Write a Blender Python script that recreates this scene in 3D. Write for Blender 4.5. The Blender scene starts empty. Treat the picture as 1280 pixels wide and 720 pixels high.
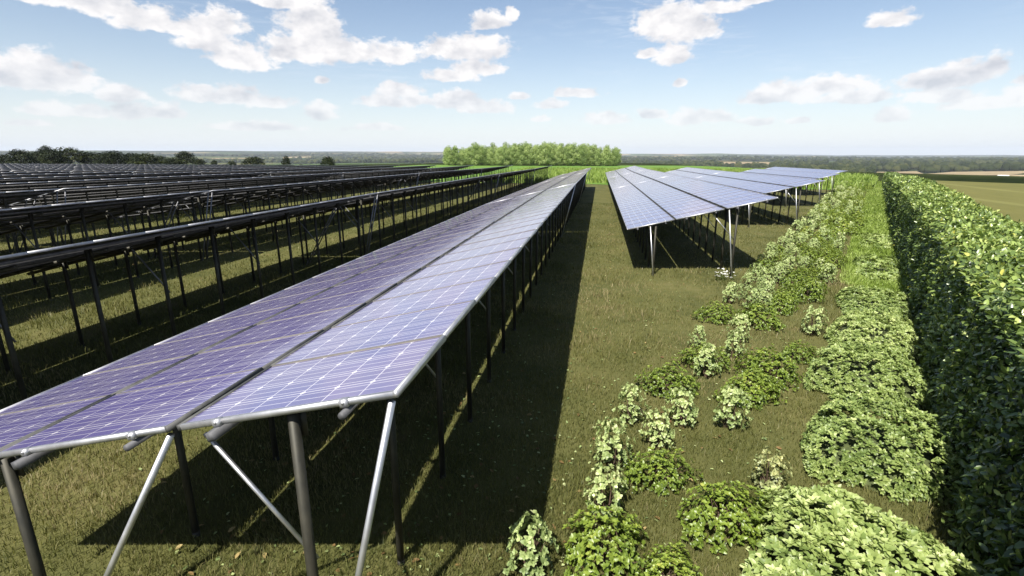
import bpy, math, random
import numpy as np
from mathutils import Vector, Matrix, Euler

S = bpy.context.scene
COL = S.collection
rng = np.random.default_rng(7)
random.seed(7)
R = math.radians

# ------------------------------------------------------------------ camera
CH, FPX, YH, VPX = 2.63, 630.0, 193.0, 750.0
PITCH = math.atan((360 - YH) / FPX)
YAW = math.atan((VPX - 640) / math.hypot(FPX, 360 - YH))
cam = bpy.data.objects.new('camera', bpy.data.cameras.new('camera'))
COL.objects.link(cam)
cam.data.sensor_width = 36.0
cam.data.lens = 36.0 * FPX / 1280
cam.data.clip_start = 0.05
cam.data.clip_end = 40000
cam.location = (0, 0, CH)
cam.rotation_euler = (math.pi / 2 - PITCH, 0, YAW)
S.camera = cam


def ray(u, v):
    """direction of a photograph pixel, used to measure where things stand"""
    d = Vector(((u - 640) / FPX, -(v - 360) / FPX, -1))
    d.rotate(cam.rotation_euler)
    return d


def ground_at(u, v, z=0.0):
    d = ray(u, v)
    t = (z - CH) / d.z
    return d.x * t, d.y * t


def azel(u, v):
    d = ray(u, v).normalized()
    return math.atan2(d.x, d.y), math.asin(d.z)


# ------------------------------------------------------------------ light and sky
SUN_TO = Vector((0.24, 0.75, -1.0)).normalized()          # the way the sunlight travels
SUN_EL = math.asin(-SUN_TO.z)
SUN_AZ = math.atan2(-SUN_TO.x, -SUN_TO.y)                 # clockwise from +Y
sun = bpy.data.objects.new('sun', bpy.data.lights.new('sun', 'SUN'))
COL.objects.link(sun)
sun.data.energy = 5.0
sun.data.angle = R(0.5)
sun.data.color = (1.0, 0.955, 0.88)
sun.rotation_euler = SUN_TO.to_track_quat('-Z', 'Y').to_euler()
S.view_settings.view_transform = 'Standard'
S.view_settings.look = 'None'
S.view_settings.gamma = 1.0
S.view_settings.exposure = 0.87
S.cycles.max_bounces = 6
S.cycles.diffuse_bounces = 2
S.cycles.glossy_bounces = 3
S.cycles.transmission_bounces = 4
S.cycles.transparent_max_bounces = 6
S.cycles.volume_bounces = 0


class NT:
    """small helper to write node trees"""
    def __init__(s, tree):
        s.t = tree
        s.n = tree.nodes
        s.l = tree.links

    def put(s, sock, v):
        if v is None:
            return
        if isinstance(v, bpy.types.NodeSocket):
            s.l.new(v, sock)
        else:
            if isinstance(v, (tuple, list)) and len(v) == 3 and sock.type == 'RGBA':
                v = (*v, 1)
            sock.default_value = v

    def node(s, typ, **kw):
        n = s.n.new(typ)
        for k, v in kw.items():
            setattr(n, k, v)
        return n

    def m(s, op, a, b=None, c=None, clamp=False):
        n = s.node('ShaderNodeMath', operation=op, use_clamp=clamp)
        for i, v in enumerate((a, b, c)):
            if v is not None:
                s.put(n.inputs[i], v)
        return n.outputs[0]

    def v(s, op, a, b=None, out=0, scale=None):
        n = s.node('ShaderNodeVectorMath', operation=op)
        s.put(n.inputs[0], a)
        if b is not None:
            s.put(n.inputs[1], b)
        if scale is not None:
            s.put(n.inputs['Scale'], scale)
        return n.outputs[out]

    def mix(s, f, a, b, blend='MIX'):
        n = s.node('ShaderNodeMix', data_type='RGBA', blend_type=blend)
        s.put(n.inputs[0], f)
        s.put(n.inputs[6], a)
        s.put(n.inputs[7], b)
        return n.outputs[2]

    def noise(s, vec, scale, detail=4, rough=0.55, out=0, dist=0.0):
        n = s.node('ShaderNodeTexNoise')
        s.put(n.inputs['Vector'], vec)
        n.inputs['Scale'].default_value = scale
        n.inputs['Detail'].default_value = detail
        n.inputs['Roughness'].default_value = rough
        n.inputs['Distortion'].default_value = dist
        return n.outputs[out]

    def ramp(s, f, pts):
        n = s.node('ShaderNodeValToRGB')
        e = n.color_ramp.elements
        while len(e) < len(pts):
            e.new(0.5)
        for i, (p, c) in enumerate(pts):
            e[i].position = p
            e[i].color = (*c, 1) if len(c) == 3 else c
        s.put(n.inputs[0], f)
        return n.outputs[0]

    def sstep(s, x, lo, hi):
        n = s.node('ShaderNodeMapRange', interpolation_type='SMOOTHSTEP')
        s.put(n.inputs[0], x)
        n.inputs[1].default_value = lo
        n.inputs[2].default_value = hi
        return n.outputs[0]


def build_world():
    w = bpy.data.worlds.new('World')
    S.world = w
    w.use_nodes = True
    w.node_tree.nodes.clear()
    N = NT(w.node_tree)
    out = N.node('ShaderNodeOutputWorld')
    bg = N.node('ShaderNodeBackground')
    N.l.new(bg.outputs[0], out.inputs[0])
    bg.inputs[1].default_value = 0.075
    sky = N.node('ShaderNodeTexSky', sky_type='NISHITA')
    sky.sun_disc = False
    sky.sun_elevation = SUN_EL
    sky.sun_rotation = SUN_AZ
    sky.altitude = 300
    sky.air_density = 1.0
    sky.dust_density = 1.0
    sky.ozone_density = 1.5
    tc = N.node('ShaderNodeTexCoord').outputs['Generated']
    sp = N.node('ShaderNodeSeparateXYZ')
    N.l.new(tc, sp.inputs[0])
    x, y, z = sp.outputs
    az = N.m('ARCTAN2', x, y)
    el = N.m('ARCSINE', z)
    cb = N.node('ShaderNodeCombineXYZ')
    N.l.new(az, cb.inputs[0])
    N.l.new(el, cb.inputs[1])
    p = cb.outputs[0]
    # soft warp of the outline
    wv = N.noise(p, 9.0, 3, 0.5, out=1)
    wv = N.v('SUBTRACT', wv, (0.5, 0.5, 0.5))
    pw = N.v('ADD', p, N.v('MULTIPLY', wv, (0.045, 0.02, 0)))
    # cumulus clouds: u, v, half width, half height above the base (photograph pixels)
    CL = [(25, 95, 62, 26), (75, 98, 55, 24), (40, 85, 34, 22),
          (60, -4, 95, 16), (130, 8, 60, 20), (185, 28, 50, 22), (262, 52, 42, 22), (300, 70, 48, 22), (275, 30, 34, 18), (240, 38, 40, 16),
          (340, -2, 40, 14), (388, 22, 44, 30), (375, 62, 62, 24), (430, 64, 55, 20), (490, 66, 36, 14), (395, 40, 30, 30),
          (585, 64, 54, 20), (555, 62, 26, 14), (600, 60, 34, 18), (598, 86, 32, 12), (565, 96, 38, 10),
          (612, 26, 22, 12), (638, 18, 9, 10), (604, 32, 12, 8),
          (846, 30, 50, 34), (820, 28, 26, 24), (874, 34, 28, 18), (808, 66, 15, 7), (837, 70, 20, 15), (898, 8, 40, 10), (944, 0, 30, 6),
          (1118, 24, 30, 12), (1098, 28, 12, 5),
          (985, 116, 60, 16), (1040, 108, 62, 14), (950, 122, 26, 10), (1075, 122, 60, 10), (1165, 104, 60, 16), (1215, 92, 46, 20), (1240, 84, 22, 16),
          (1180, 122, 62, 12), (1230, 130, 60, 10), (1285, 118, 26, 14), (1290, 98, 18, 10),
          (148, 118, 28, 12), (260, 120, 48, 13), (295, 118, 40, 15), (340, 128, 32, 9), (60, 135, 32, 10), (112, 138, 26, 9), (165, 140, 30, 12), (205, 142, 30, 9),
          (402, 140, 20, 12), (500, 112, 26, 11), (485, 126, 40, 12), (520, 124, 16, 8), (565, 126, 34, 11), (605, 134, 36, 10), (650, 120, 14, 5),
          (725, 118, 26, 6), (706, 117, 10, 7), (690, 132, 16, 6), (848, 106, 8, 7), (806, 64, 10, 5), (405, 100, 10, 5),
          (755, 148, 30, 9), (865, 148, 26, 11), (895, 147, 18, 9), (945, 151, 24, 6), (815, 142, 22, 6), (1110, 146, 24, 10), (680, 148, 12, 4),
          (325, 158, 70, 7), (40, 152, 40, 6), (470, 160, 40, 5), (1000, 150, 14, 4)]
    D = None
    E_ = None
    for (u, v, a, b) in CL:
        c = azel(u, v)
        hw = abs(azel(u + a, v)[0] - azel(u - a, v)[0]) / 2
        hh = abs(azel(u, v - b)[1] - c[1]) * 1.22
        q = N.v('MULTIPLY', N.v('SUBTRACT', pw, (c[0], c[1] - hh * 0.15, 0)), (1 / (hw * (1.10 if a > 36 else 1.32)), 1 / (hh * (1.14 if a > 36 else 1.30)), 0))
        q = N.v('MAXIMUM', q, N.v('MULTIPLY', q, (-1, -2.1, 0)))
        ln = N.v('LENGTH', q, out=1)
        D = ln if D is None else N.m('SMOOTH_MIN', D, ln, 0.25)
    base = N.m('SUBTRACT', 1.0, D)
    # small puffs carry on all round the sky, larger towards the zenith
    sc = N.v('MULTIPLY', p, (1.0, 1.55, 1.0))
    bill = N.noise(sc, 17.0, 8, 0.56)
    up = N.v('ADD', sc, (-0.010, 0.030, 0))
    bill2 = N.noise(up, 17.0, 5, 0.52)
    fld = N.noise(N.v('MULTIPLY', p, (1, 3.2, 1)), 5.5, 3, 0.5)
    infr = N.m('SUBTRACT', N.m('MULTIPLY', N.sstep(el, 0.36, 0.60), 0.5), 0.5)
    side = N.m('SUBTRACT', N.m('MULTIPLY', N.sstep(N.m('ABSOLUTE', N.m('ADD', az, YAW)), 0.86, 1.05), 0.5), 0.5)
    gen = N.m('MULTIPLY', N.m('ADD', N.m('MAXIMUM', infr, side), N.m('SUBTRACT', fld, 0.66)), 6.0)
    dens = N.m('MAXIMUM', base, gen)
    dens = N.m('ADD', dens, N.m('ADD', N.m('MULTIPLY', N.m('SUBTRACT', bill, 0.5), 1.0), N.m('MULTIPLY', N.m('SUBTRACT', N.noise(sc, 50.0, 8, 0.62), 0.5), 1.30)))
    alpha = N.sstep(dens, 0.0, 0.40)
    # haze thins the low clouds
    alpha = N.m('MULTIPLY', alpha, N.m('ADD', 0.55, N.m('MULTIPLY', N.sstep(el, 0.02, 0.15), 0.43)))
    relief = N.m('MULTIPLY', N.m('SUBTRACT', bill, bill2), 2.9)
    lit = N.m('ADD', N.m('SUBTRACT', 0.86, N.m('MULTIPLY', N.m('MAXIMUM', dens, 0.0), 0.30)), relief, clamp=True)
    ccol = N.mix(lit, (4.7, 4.8, 5.25), (7.7, 7.5, 7.45))
    # thin high streaks
    cir = N.noise(N.v('MULTIPLY', p, (5.0, 34.0, 1.0)), 3.2, 6, 0.62, dist=0.6)
    cm = N.noise(N.v('MULTIPLY', p, (1.4, 3.0, 1)), 2.1, 2, 0.5)
    ca = N.m('MULTIPLY', N.m('MULTIPLY', N.sstep(cir, 0.44, 0.78), N.sstep(cm, 0.42, 0.66)), 0.42)
    ca = N.m('MULTIPLY', ca, N.sstep(el, 0.06, 0.2))
    hz = N.m('POWER', N.m('SUBTRACT', 1.0, N.m('MAXIMUM', z, 0.0), clamp=True), 9.0)
    skyc = N.mix(N.m('MULTIPLY', hz, 0.86), sky.outputs[0], (7.5, 7.8, 8.05))
    c1 = N.mix(ca, skyc, (7.4, 7.6, 8.0))
    c2 = N.mix(alpha, c1, ccol)
    N.l.new(c2, bg.inputs[0])


build_world()

# ------------------------------------------------------------------ helpers


def new_mat(name):
    m = bpy.data.materials.new(name)
    m.use_nodes = True
    m.node_tree.nodes.clear()
    N = NT(m.node_tree)
    o = N.node('ShaderNodeOutputMaterial')
    b = N.node('ShaderNodeBsdfPrincipled')
    N.l.new(b.outputs[0], o.inputs[0])
    return m, N, b, o


def mesh_np(name, V, faces, mats=(), mat_idx=None, uv=None, attrs=None, smooth=False):
    """faces: list of (n,k) index arrays"""
    me = bpy.data.meshes.new(name)
    V = np.asarray(V, np.float32)
    faces = [np.asarray(f, np.int32) for f in faces if len(f)]
    nl = sum(f.size for f in faces)
    npol = sum(len(f) for f in faces)
    me.vertices.add(len(V))
    me.vertices.foreach_set('co', V.ravel())
    me.loops.add(nl)
    me.polygons.add(npol)
    me.loops.foreach_set('vertex_index', np.concatenate([f.ravel() for f in faces]))
    tot = np.concatenate([np.full(len(f), f.shape[1], np.int32) for f in faces])
    st = np.concatenate([[0], np.cumsum(tot)[:-1]]).astype(np.int32)
    me.polygons.foreach_set('loop_start', st)
    me.polygons.foreach_set('loop_total', tot)
    for m in mats:
        me.materials.append(m)
    if mat_idx is not None:
        me.polygons.foreach_set('material_index', np.asarray(mat_idx, np.int32))
    if smooth:
        me.polygons.foreach_set('use_smooth', np.ones(npol, bool))
    if uv is not None:
        l = me.uv_layers.new(name='UVMap')
        l.data.foreach_set('uv', np.asarray(uv, np.float32).ravel())
    for k, a in (attrs or {}).items():
        at = me.attributes.new(k, 'FLOAT', 'POINT')
        at.data.foreach_set('value', np.asarray(a, np.float32))
    me.update()
    me.validate()
    return me


class MB:
    """collects simple solids into one mesh"""
    def __init__(s):
        s.V, s.Q, s.T, s.QM, s.QU = [], [], [], [], []

    def box(s, lo, hi, mat=0, M=None):
        b = len(s.V)
        for z in (lo[2], hi[2]):
            for (x, y) in ((lo[0], lo[1]), (hi[0], lo[1]), (hi[0], hi[1]), (lo[0], hi[1])):
                p = Vector((x, y, z))
                s.V.append(tuple(M @ p if M else p))
        for f in ((3, 2, 1, 0), (4, 5, 6, 7), (0, 1, 5, 4), (1, 2, 6, 5), (2, 3, 7, 6), (3, 0, 4, 7)):
            s.Q.append([b + i for i in f])
            s.QM.append(mat)
            s.QU.append([(0, 0)] * 4)

    def quad(s, pts, uv, mat=0):
        b = len(s.V)
        s.V += [tuple(p) for p in pts]
        s.Q.append([b, b + 1, b + 2, b + 3])
        s.QM.append(mat)
        s.QU.append(uv)

    def tube(s, a, b_, r, n=8, mat=0, r2=None, cap=True):
        a, b_ = Vector(a), Vector(b_)
        d = (b_ - a).normalized()
        u = d.orthogonal().normalized()
        w = d.cross(u)
        i0 = len(s.V)
        r2 = r if r2 is None else r2
        for (c, rr) in ((a, r), (b_, r2)):
            for k in range(n):
                t = 2 * math.pi * k / n
                s.V.append(tuple(c + u * (rr * math.cos(t)) + w * (rr * math.sin(t))))
        for k in range(n):
            k2 = (k + 1) % n
            s.Q.append([i0 + k, i0 + k2, i0 + n + k2, i0 + n + k])
            s.QM.append(mat)
            s.QU.append([(0, 0)] * 4)
        if cap:
            for o in (0, n):
                for k in range(1, n - 1, 2):
                    q = [i0 + o, i0 + o + k, i0 + o + k + 1, i0 + o + (k + 2) % n]
                    if k + 2 >= n:
                        break
                    s.Q.append(q if o else q[::-1])
                    s.QM.append(mat)
                    s.QU.append([(0, 0)] * 4)

    def mesh(s, name, mats, smooth=False):
        return mesh_np(name, s.V, [np.array(s.Q)], mats, s.QM, np.array(s.QU), smooth=smooth)


def link(name, me, parent=None, loc=(0, 0, 0), rot=(0, 0, 0), scale=None):
    o = bpy.data.objects.new(name, me)
    COL.objects.link(o)
    o.location = loc
    o.rotation_euler = rot
    if scale is not None:
        o.scale = scale
    if parent is not None:
        o.parent = parent
    return o


def tag(o, label=None, cat=None, group=None, kind=None):
    if label:
        o['label'] = label
    if cat:
        o['category'] = cat
    if group:
        o['group'] = group
    if kind:
        o['kind'] = kind
    return o


def thing(name, label, cat, loc=(0, 0, 0), rot=(0, 0, 0), group=None):
    o = link(name, None, None, loc, rot)
    o.empty_display_size = 0.2
    return tag(o, label, cat, group)


def ss(x, a, b):
    t = np.clip((np.asarray(x, float) - a) / (b - a), 0, 1)
    return t * t * (3 - 2 * t)


# hedge coordinates: p across (towards the field), s along the hedge
HC, HS = math.cos(R(25.5)), math.sin(R(25.5))


def hp(p, s):
    return p * HC + s * HS, -p * HS + s * HC


def sag(y):
    return -0.30 * ss(y, 8, 54)


def vnoise(x, y, seed=0):
    """cheap smooth value noise"""
    x = np.asarray(x, float)
    y = np.asarray(y, float)
    xi, yi = np.floor(x).astype(int), np.floor(y).astype(int)
    fx, fy = x - xi, y - yi
    fx, fy = fx * fx * (3 - 2 * fx), fy * fy * (3 - 2 * fy)

    def h(a, b):
        n = (a * 374761393 + b * 668265263 + seed * 974711) & 0x7fffffff
        n = ((n ^ (n >> 13)) * 1274126177) & 0x7fffffff
        return ((n ^ (n >> 16)) & 0xffff) / 65535.0
    return (h(xi, yi) * (1 - fx) + h(xi + 1, yi) * fx) * (1 - fy) + (h(xi, yi + 1) * (1 - fx) + h(xi + 1, yi + 1) * fx) * fy


EDGE_AZ = np.radians([-180, -70, -40, -12, 0, 6, 10, 16, 22, 28, 35, 60, 120, 180])
EDGE_R = np.array([120, 120, 125, 175, 175, 165, 130, 100, 85, 78, 74, 78, 120, 120.])
HILL_AZ = np.radians([-180, -60, -30, -16, -8, 2, 12, 18, 26, 36, 60, 180])
HILL_H = np.array([40, 58, 50, 42, 30, 26, 22, 10, 4, 12, 20, 40.])


def terrain(x, y):
    x = np.asarray(x, float)
    y = np.asarray(y, float)
    r = np.hypot(x, y)
    az = np.arctan2(x, y)
    ed = np.interp(az, EDGE_AZ, EDGE_R)
    t = r - ed
    z = sag(y) - 22.5 * ss(t, 0, 480)
    und = (vnoise(x / 420, y / 420, 3) - 0.5) * 9 + (vnoise(x / 160, y / 160, 4) - 0.5) * 3
    z = z + und * ss(t, 220, 700)
    hh = np.interp(az, HILL_AZ, HILL_H)
    ridge = (vnoise(x / 1500, y / 1500, 5) - 0.5) * 26 + (vnoise(x / 600, y / 600, 6) - 0.5) * 10
    z = z + (hh + ridge) * ss(r, 1600, 6200)
    return z


# ------------------------------------------------------------------ materials: ground


def ground_mat(name, cols, scale=1.0, bump=0.35, lines=False, bare=False):
    m, N, b, o = new_mat(name)
    tc = N.node('ShaderNodeTexCoord').outputs['Object']
    n1 = N.noise(tc, 0.55 * scale, 5, 0.6)
    n2 = N.noise(tc, 5.0 * scale, 6, 0.65)
    n3 = N.noise(N.v('MULTIPLY', tc, (1, 1, 1)), 60.0, 4, 0.7)
    n4 = N.noise(N.v('MULTIPLY', tc, (1.0, .35, 1)), 1.7 * scale, 5, 0.6)
    f = N.m('ADD', N.m('MULTIPLY', n1, 0.35), N.m('ADD', N.m('MULTIPLY', n2, 0.25), N.m('MULTIPLY', n3, 0.2)))
    f = N.m('ADD', f, N.m('MULTIPLY', n4, 0.28))
    c = N.ramp(f, [(0.38, cols[0]), (0.50, cols[1]), (0.60, cols[2]), (0.72, cols[3])])
    if bare:
        pb = N.sstep(N.noise(tc, 0.9, 4, 0.62), .60, .74)
        c = N.mix(N.m('MULTIPLY', pb, .55), c, (.15, .105, .058))
    if lines:
        w = N.node('ShaderNodeTexWave', wave_type='BANDS', bands_direction='X')
        w.inputs['Scale'].default_value = 0.042
        w.inputs['Distortion'].default_value = 0.5
        w.inputs['Detail'].default_value = 1
        mp = N.node('ShaderNodeMapping')
        mp.inputs['Rotation'].default_value = (0, 0, R(8))
        N.l.new(tc, mp.inputs[0])
        N.l.new(mp.outputs[0], w.inputs[0])
        c = N.mix(N.m('MULTIPLY', N.sstep(w.outputs[1], 0.94, 0.99), 0.5), c, cols[4])
    N.put(b.inputs['Base Color'], c)
    b.inputs['Roughness'].default_value = 0.9
    b.inputs['Specular IOR Level'].default_value = 0.15
    bp = N.node('ShaderNodeBump')
    bp.inputs['Strength'].default_value = bump
    bp.inputs['Distance'].default_value = 0.05
    N.put(bp.inputs['Height'], N.m('ADD', n2, N.m('MULTIPLY', n3, 0.8)))
    N.l.new(bp.outputs[0], b.inputs['Normal'])
    return m


M_LAWN = ground_mat('lawn_turf', [(.038, .045, .014), (.077, .081, .025), (.110, .107, .036), (.165, .138, .066)], bare=True)
M_PATH = ground_mat('path_turf', [(.075, .115, .018), (.135, .185, .032), (.180, .230, .048), (.225, .250, .078)], 1.6)
M_MEADOW = ground_mat('meadow_turf', [(.060, .120, .018), (.095, .180, .028), (.130, .220, .040), (.180, .240, .070)], 1.0)
M_FIELD = ground_mat('field_crop', [(.095, .095, .026), (.118, .114, .031), (.136, .128, .036), (.155, .142, .045), (.19, .185, .06)], 0.35, 0.2, True)


def terrain_mat():
    m, N, b, o = new_mat('countryside')
    tc = N.node('ShaderNodeTexCoord').outputs['Object']
    wv = N.v('SCALE', N.v('SUBTRACT', N.noise(tc, 0.004, 3, 0.5, out=1), (.5, .5, .5)), scale=170.0)
    vo = N.node('ShaderNodeTexVoronoi', feature='F1')
    N.put(vo.inputs['Vector'], N.v('MULTIPLY', N.v('ADD', tc, wv), (1, 0.7, 0)))
    vo.inputs['Scale'].default_value = 0.0034
    sep = N.node('ShaderNodeSeparateColor')
    N.l.new(vo.outputs['Color'], sep.inputs[0])
    fields = N.ramp(sep.outputs[0], [(0.0, (.030, .045, .016)), (0.30, (.085, .100, .034)), (0.50, (.30, .215, .11)), (0.60, (.055, .085, .024)), (0.76, (.12, .105, .05)), (0.86, (.36, .28, .17)), (0.93, (.050, .070, .022))])
    fields.node.color_ramp.interpolation = 'CONSTANT'
    n = N.noise(tc, 0.02, 5, 0.6)
    fields = N.mix(0.6, fields, N.ramp(n, [(0.3, (.6, .6, .6)), (0.7, (1.2, 1.2, 1.2))]), 'MULTIPLY')
    wood = N.ramp(N.noise(tc, 0.05, 5, 0.7), [(0.35, (.012, .018, .008)), (0.65, (.040, .050, .020))])
    at = N.node('ShaderNodeAttribute', attribute_name='wood')
    c = N.mix(N.sstep(at.outputs['Fac'], 0.42, 0.52), fields, wood)
    N.put(b.inputs['Base Color'], c)
    b.inputs['Roughness'].default_value = 1.0
    b.inputs['Specular IOR Level'].default_value = 0.0
    return m


M_TERR = terrain_mat()


def wood_mask(x, y):
    r = np.hypot(x, y)
    n = 0.6 * vnoise(x / 520 + 9, y / 380 + 3, 11) + 0.4 * vnoise(x / 190, y / 150, 12)
    az = np.arctan2(x, y)
    right = ss(az, R(8), R(20))
    near = ss(r, 900, 1600)
    return n + 0.10 * right * near + 0.03


def build_ground():
    na = 288
    rad = np.concatenate([np.array([1.5, 6, 14, 24, 34, 44, 54, 64, 72, 80, 90, 100, 112, 124, 136, 150, 164, 178, 195]),
                          np.geomspace(212, 12000, 120)])
    az = np.linspace(-math.pi, math.pi, na, endpoint=False)
    A, Rr = np.meshgrid(az, rad)
    X, Y = Rr * np.sin(A), Rr * np.cos(A)
    Z = terrain(X, Y)
    V = np.stack([X, Y, Z], -1).reshape(-1, 3)
    V = np.vstack([V, [[0, 0, 0]]])
    i = np.arange(len(rad) - 1)[:, None] * na
    j = np.arange(na)[None, :]
    j2 = (j + 1) % na
    q = np.stack([i + j, i + na + j, i + na + j2, i + j2], -1).reshape(-1, 4)[:, ::-1]
    j = np.arange(na)
    t = np.stack([np.full(na, len(V) - 1), j, (j + 1) % na], -1)[:, ::-1]
    me = mesh_np('terrain', V, [q, t], [M_TERR], attrs={'wood': wood_mask(V[:, 0], V[:, 1])}, smooth=True)
    tag(link('terrain', me), kind='structure')


build_ground()


def sheet(name, poly_fn, nu, nv, mat, dz):
    """grid sheet following the ground: poly_fn(u, v) -> x, y"""
    u, v = np.meshgrid(np.linspace(0, 1, nu), np.linspace(0, 1, nv))
    x, y = poly_fn(u, v)
    V = np.stack([x, y, terrain(x, y) + dz], -1).reshape(-1, 3)
    i = np.arange(nv - 1)[:, None] * nu + np.arange(nu - 1)[None, :]
    q = np.stack([i, i + 1, i + nu + 1, i + nu], -1).reshape(-1, 4)
    return tag(link(name, mesh_np(name, V, [q], [mat], smooth=True)), kind='structure')


# lawn under the tables (polar around the camera so it follows the terrain sheet)
def lawn_fn(u, v):
    return -110 + 190 * u, -30 + 140 * v


sheet('lawn', lambda u, v: (-95 + 150 * u, -40 + 100 * v), 60, 60, M_LAWN, 0.03)
# brighter tall meadow beyond the ends of the rows, up to the plantation
def meadow_fn(u, v):
    y = 53 - 6 * ss(u, .62, .80) + v * (90 - 62 * ss(u, .7, 1))
    return -50 + (50 + (-.1 + y * HS) / HC) * u, y


sheet('meadow', meadow_fn, 50, 40, M_MEADOW, 0.05)
sheet('grass_path', lambda u, v: hp((1 - u) * (-0.25 + 1.15 * (1 - ss(1 + 68 * v, 10.6, 12.6)) + 0.08 * np.sin(v * 40)) + u * 1.65, 1 + 68 * v), 6, 160, M_PATH, 0.040)
sheet('crop_field', lambda u, v: hp(1.5 + 60 * u, -22 + (100 - 27 * u) * v), 30, 60, M_FIELD, 0.036)

M_WHEAT = ground_mat('ripe_wheat', [(.20, .155, .085), (.25, .19, .105), (.29, .225, .125), (.34, .27, .16)], .05, .1)
M_DKCROP = ground_mat('dark_crop', [(.030, .050, .016), (.040, .062, .020), (.050, .074, .024), (.060, .085, .030)], .05, .1)
WHEAT = []


def valley_field(name, px, mat):
    q = [ground_at(u, v, -21.5) for (u, v) in px]
    WHEAT.append(q)
    sheet(name, lambda u, v: tuple(q[0][k] * (1 - u) * (1 - v) + q[1][k] * u * (1 - v) + q[2][k] * u * v + q[3][k] * (1 - u) * v for k in (0, 1)), 14, 14, mat, .6)


valley_field('wheat_field', [(1098, 217.5), (1164, 218), (1146, 212.5), (1078, 213.5)], M_WHEAT)
valley_field('wheat_field', [(1138, 216.5), (1262, 217.5), (1300, 214.6), (1190, 213.6)], M_WHEAT)
valley_field('wheat_field', [(1262, 222.5), (1340, 225), (1330, 220.5), (1262, 219.5)], M_WHEAT)
valley_field('wheat_field', [(905, 206.2), (975, 206.2), (960, 203.2), (900, 203.6)], M_WHEAT)


def in_wheat(x, y):
    r = np.zeros(len(x), bool)
    for q in WHEAT:
        ins = np.ones(len(x), bool)
        for i in range(4):
            (ax, ay), (bx, by) = q[i], q[(i + 1) % 4]
            ins &= ((bx - ax) * (y - ay) - (by - ay) * (x - ax)) > -4 * math.hypot(bx - ax, by - ay)
        r |= ins
    return r


# ------------------------------------------------------------------ leaves and grass


def leaf_batch(pos, tip, nrm, ln, wd, full=True, fold=0.18, droop=0.12):
    """many leaves as arrays; returns V, tris list, quads list, count per leaf"""
    n = len(pos)
    tip = tip / np.linalg.norm(tip, axis=1, keepdims=True)
    side = np.cross(tip, nrm)
    side /= np.linalg.norm(side, axis=1, keepdims=True) + 1e-9
    nn = np.cross(side, tip)
    ln = np.broadcast_to(ln, n)[:, None]
    wd = np.broadcast_to(wd, n)[:, None]

    def pt(a, b, c):
        return pos + tip * ln * a + side * wd * b + nn * (wd * c - ln * droop * a * a)
    if full:
        P = np.stack([pt(0, 0, 0), pt(.35, -.5, fold), pt(.35, 0, 0), pt(.35, .5, fold), pt(.75, -.36, fold * .8), pt(.75, 0, 0), pt(.75, .36, fold * .8), pt(1, 0, 0)], 1)
        b = np.arange(n)[:, None] * 8
        T = np.concatenate([b + [[0, 2, 1]], b + [[0, 3, 2]], b + [[4, 5, 7]], b + [[5, 6, 7]]])
        Q = np.concatenate([b + [[1, 2, 5, 4]], b + [[2, 3, 6, 5]]])
        k = 8
    else:
        P = np.stack([pt(0, 0, 0), pt(.5, -.5, fold), pt(1, 0, 0), pt(.5, .5, fold)], 1)
        b = np.arange(n)[:, None] * 4
        T = np.concatenate([b + [[0, 2, 1]], b + [[0, 3, 2]]])
        Q = np.zeros((0, 4), int)
        k = 4
    return P.reshape(-1, 3), T, Q, k


def unit(v):
    return v / (np.linalg.norm(v, axis=1, keepdims=True) + 1e-9)


def leaf_mat(name, pts, rough=0.38, trans=0.22, spec=0.5, tcol=(1.25, 1.3, .6)):
    m, N, b, o = new_mat(name)
    at = N.node('ShaderNodeAttribute', attribute_name='tint')
    oi = N.node('ShaderNodeObjectInfo')
    f = N.m('ADD', at.outputs['Fac'], N.m('MULTIPLY', N.m('SUBTRACT', oi.outputs['Random'], 0.5), 0.25))
    c = N.ramp(f, pts)
    N.put(b.inputs['Base Color'], c)
    b.inputs['Roughness'].default_value = rough
    b.inputs['Specular IOR Level'].default_value = spec
    tr = N.node('ShaderNodeBsdfTranslucent')
    N.put(tr.inputs[0], N.mix(1.0, c, tcol, 'MULTIPLY'))
    mx = N.node('ShaderNodeMixShader')
    mx.inputs[0].default_value = trans
    N.l.new(b.outputs[0], mx.inputs[1])
    N.l.new(tr.outputs[0], mx.inputs[2])
    N.l.new(mx.outputs[0], o.inputs[0])
    return m


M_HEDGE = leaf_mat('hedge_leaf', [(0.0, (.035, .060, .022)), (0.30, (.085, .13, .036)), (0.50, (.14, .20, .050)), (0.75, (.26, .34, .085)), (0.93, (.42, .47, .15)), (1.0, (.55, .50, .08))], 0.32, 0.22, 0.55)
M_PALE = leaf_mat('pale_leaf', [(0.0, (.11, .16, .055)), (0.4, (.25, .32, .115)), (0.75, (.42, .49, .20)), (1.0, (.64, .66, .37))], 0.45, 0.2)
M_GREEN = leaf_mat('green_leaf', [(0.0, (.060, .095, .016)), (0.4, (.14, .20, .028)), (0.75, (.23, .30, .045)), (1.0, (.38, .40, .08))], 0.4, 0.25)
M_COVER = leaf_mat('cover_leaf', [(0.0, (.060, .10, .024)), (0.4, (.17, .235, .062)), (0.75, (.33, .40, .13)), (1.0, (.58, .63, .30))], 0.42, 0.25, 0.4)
M_PLANT = leaf_mat('plantation_leaf', [(0.0, (.13, .19, .06)), (0.5, (.27, .355, .12)), (1.0, (.44, .51, .21))], 0.6, 0.3, 0.2)
M_DARKTREE = leaf_mat('dark_leaf', [(0.0, (.008, .014, .005)), (0.6, (.020, .029, .009)), (1.0, (.055, .065, .015))], 0.6, 0.15, 0.2)
M_GRASS = leaf_mat('grass_blade', [(0.0, (.052, .062, .016)), (0.4, (.104, .112, .031)), (0.75, (.162, .156, .052)), (1.0, (.27, .225, .115))], 0.5, 0.25, 0.25)
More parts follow.
